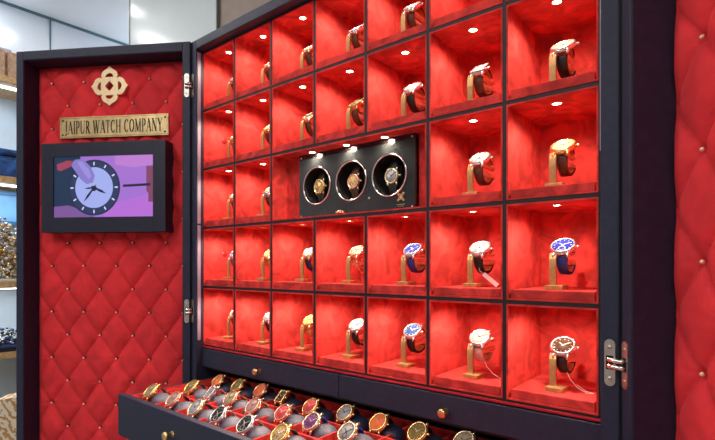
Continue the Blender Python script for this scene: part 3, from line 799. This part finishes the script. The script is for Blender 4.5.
for rw, x, y, mt, dl_, stp_, shp, turned in TRAY:
    k = cnt.get(rw, 0); cnt[rw] = k+1
    place = "%s in the open drawer's %s row" % (ORD[k], rw)
    ci = max(i for i in range(len(COLX)) if COLX[i] <= x+.004)
    cxm = (COLX[ci]+COLX[min(ci+1, len(COLX)-1)])/2
    n = n3.copy()
    yaw = 0
    if 0: n = V(-.62, -.42, .66).normalized(); yaw = -PI/2+.35
    hx = min(max(x, COLX[ci]+.02), COLX[ci]+.05)
    hx = x
    head = V(hx, y, HZ)
    Mw = T(head) @ frame_from(n, yaw)
    make_watch(Mw, name_of(mt, dl_, stp_, shp)+', '+place, 'watches in the open drawer', mt, dl_, stp_, r=.0195 if shp == 'round' else .0175, shape=shp, Rr=.0195)
    c = obj('watch_cushion', CN if rw == 'back' else CG)
    tag(c, '%s cushion under the watch that is %s' % ('navy' if rw == 'back' else 'grey', place), 'cushion', 'cushions in the open drawer')
    cc = head-n*.0215
    c.location = (cc.x+(.013 if not turned else .012), cc.y+.002, TZ-.026+.0175); c.rotation_euler = (0, math.radians(4), 0)
    

# ------------------------------------------------------------------ display shelves by the left wall
shf = thing('display_shelf', 'tall wall shelving with oak-edged shelves by the left wall', 'shelf', T((-1.56, .0, 0)))
sx0, sx1 = -.135, .14
sy0, sy1 = -.75, .09
SHZ = [.944, 1.25, 1.71, 2.147]
obj('back_panel', MB().box((sx0, sy0, .05), (sx0+.015, sy1, 2.147)).mesh('back_panel', GLASSW), shf)
obj('side_panel', MB().box((sx0, sy1, .0), (sx1, sy1+.02, 2.147)).mesh('side_panel', GLASSW), shf)
obj('side_panel', MB().box((sx0, sy0-.02, .0), (sx1, sy0, 2.29)).mesh('side_panel', WOOD), shf)
for z in SHZ[1:]:
    obj('light_strip', MB().box((.06, sy0+.05, z-.006), (.08, sy1-.02, z)).mesh('light_strip', mat('strip_glow', (1, 1, 1), .4, emit=(.9, .95, 1), estr=6)), shf)  # glowing strips added under the boards to brighten the shelf bays
    area('shelf_lamp', (.07, (sy0+sy1)/2, z-.009), .02, .7, 1.6, (.88, .94, 1), parent=shf)
for z in SHZ: obj('shelf_board', MB().box((sx0+.015, sy0, z), (sx1, sy1, z+.028), bev=.002).mesh('shelf_board', WOOD), shf)
sl = MB()
for i in range(19): sl.box((sx1-.03, sy0+.02+i*.043, 2.175), (sx1-.015, sy0+.05+i*.043, 2.288))
sl.box((sx1-.034, sy0, 2.175), (sx1-.030, sy1, 2.288))
obj('slatted_screen', sl.mesh('slatted_screen', SLATW), shf)
def lumps(name, label, cat, loc, sx_, sy_, sz_, n, mats, r0=.006, r1=.014):
    m = MB()
    for i in range(n):
        a = random.uniform(-1, 1); b = random.uniform(-1, 1); h = max(0, 1-(a*a+b*b)*.6)*random.random()
        r = random.uniform(r0, r1)
        if i % 3 == 0:
            m.lathe([(r*.7, 0), (r, .0), (r, .003), (r*.7, .003)], 10, random.randrange(len(mats)), close=True, M=T((a*sx_, b*sy_, h*sz_+r*.6)) @ RX(random.uniform(0, 3)) @ RZ(random.uniform(0, 3)))
        else:
            m.lathe([(0, r*.6), (r*.5, r*.45), (r*.7, 0), (r*.5, -r*.45), (0, -r*.6)], 8, random.randrange(len(mats)), M=T((a*sx_, b*sy_, h*sz_+r*.5)))
    o = obj(name, m.mesh(name, mats)); o.location = loc; o['kind'] = 'stuff'; tag(o, label, cat); return o
PEARL = mat('pearl', (.80, .76, .70), .3)
lumps('jewellery_pile', 'glittering heap of silver and gold jewellery on the middle shelf', 'jewellery', (-1.475, -.10, 1.29), .035, .155, .30, 1500, [metal('steel'), metal('gold'), PEARL, mat('amber_bead', (.35, .16, .05), .3)])
lumps('jewellery_pile', 'dark silver jewellery spread on the black tray on the lower shelf', 'jewellery', (-1.475, -.10, .998), .04, .14, .08, 260, [metal('steel'), CHARCOAL, mat('blue_bead', (.05, .10, .3), .3)])
tr = thing('jewellery_tray', 'black velvet tray under the jewellery on the lower shelf', 'tray', T((-1.475, -.10, .972)))
obj('tray_base', MB().box((-.05, -.155, 0), (.05, .155, .022), bev=.003).mesh('tray_base', CHARCOAL), tr)
obj('tray_rim', MB().box((-.055, -.16, .018), (-.05, .16, .028)).box((.05, -.16, .018), (.055, .16, .028)).box((-.05, -.16, .018), (.05, -.155, .028)).box((-.05, .155, .018), (.05, .16, .028)).mesh('tray_rim', mat('blue_rim', (.03, .06, .2), .4)), tr)
pb = thing('jewellery_tray', 'pale tray with tan edge under the heap of jewellery', 'tray', T((-1.475, -.10, 1.278)))
obj('tray_base', MB().box((-.055, -.16, 0), (.055, .16, .012), bev=.003).mesh('tray_base', mat('cream_leather', (.70, .62, .50), .5)), pb)
bx = thing('photo_frame', 'blue framed sky-coloured picture standing on the middle shelf', 'picture frame', T((-1.60, -.09, 1.540)))
fm = MB().box((0, -.15, 0), (.012, -.135, .15)).box((0, .135, 0), (.012, .15, .15)).box((0, -.135, 0), (.012, .135, .015)).box((0, -.135, .135), (.012, .135, .15))
fm.box((-.015, -.01, -.255), (-.003, .01, .12)).box((-.03, -.05, -.262), (.02, .05, -.254))
obj('frame', fm.mesh('frame', BLUEFR), bx)
obj('print', MB().box((.001, -.135, .015), (.006, .135, .135)).mesh('print', SKYP), bx)
vs_ = thing('enamel_box', 'cobalt blue enamel casket with dark eye-shaped pattern on the upper shelf', 'casket', T((-1.48, -.10, 1.738)))
obj('body', MB().box((-.05, -.15, 0), (.05, .15, .09), bev=.008).mesh('body', BLUEOBJ), vs_)
obj('lid', MB().box((-.053, -.153, .09), (.053, .153, .122), bev=.012).mesh('lid', BLUEOBJ), vs_)
obj('clasp', MB().lathe([(0, 0), (.016, 0), (.012, .006), (0, .008)], 16, M=T((.052, -.01, .10)) @ RY(PI/2)).mesh('clasp', INK), vs_)
# ikat cloth over the stool below the shelves
def ikat():
    m = bpy.data.materials.new('ikat_cloth'); m.use_nodes = True; nt = m.node_tree; N = nt.nodes; b = N['Principled BSDF']; b.inputs['Roughness'].default_value = .8
    tc = N.new('ShaderNodeTexCoord'); w = N.new('ShaderNodeTexWave'); w.wave_type = 'BANDS'; w.bands_direction = 'DIAGONAL'; w.inputs['Scale'].default_value = 14; w.inputs['Distortion'].default_value = 6; w.inputs['Detail'].default_value = 2; w.inputs['Detail Scale'].default_value = 3
    nt.links.new(tc.outputs['Object'], w.inputs['Vector']); rp = N.new('ShaderNodeValToRGB')
    rp.color_ramp.elements[0].color = (.50, .26, .09, 1); rp.color_ramp.elements[1].color = (.75, .68, .55, 1); rp.color_ramp.elements[0].position = .3; rp.color_ramp.elements[1].position = .6
    nt.links.new(w.outputs['Color'], rp.inputs['Fac']); nt.links.new(rp.outputs['Color'], b.inputs['Base Color']); return m
IK = ikat()
ch = thing('armchair', 'armchair in tan and cream ikat cloth in front of the shelves', 'armchair', T((-1.06, .02, .08)))
bk = MB(); vs = []; n = 14
for i in range(n+1):
    u = i/n
    z = .42+.34*(u**.8)*1.0
    vs.append((u, z))
ol = [(-.26, .40), (.26, .40), (.26, .70), (.22, .765), (.14, .80), (0, .815), (-.10, .80), (-.19, .73), (-.26, .60)]
bk.prism(ol, -.045, .045, M=RZ(math.radians(50)) @ T((0, -.2, 0)))
obj('backrest', bk.mesh('backrest', IK), ch)
obj('seat', MB().box((-.26, -.26, .32), (.26, .26, .44), bev=.03).mesh('seat', IK), ch)
for x in (-.22, .22):
    for y in (-.22, .22): obj('leg', MB().lathe([(0, -.08), (.014, -.08), (.022, .32), (0, .32)], 12, M=T((x, y, 0))).mesh('leg', WOOD), ch)
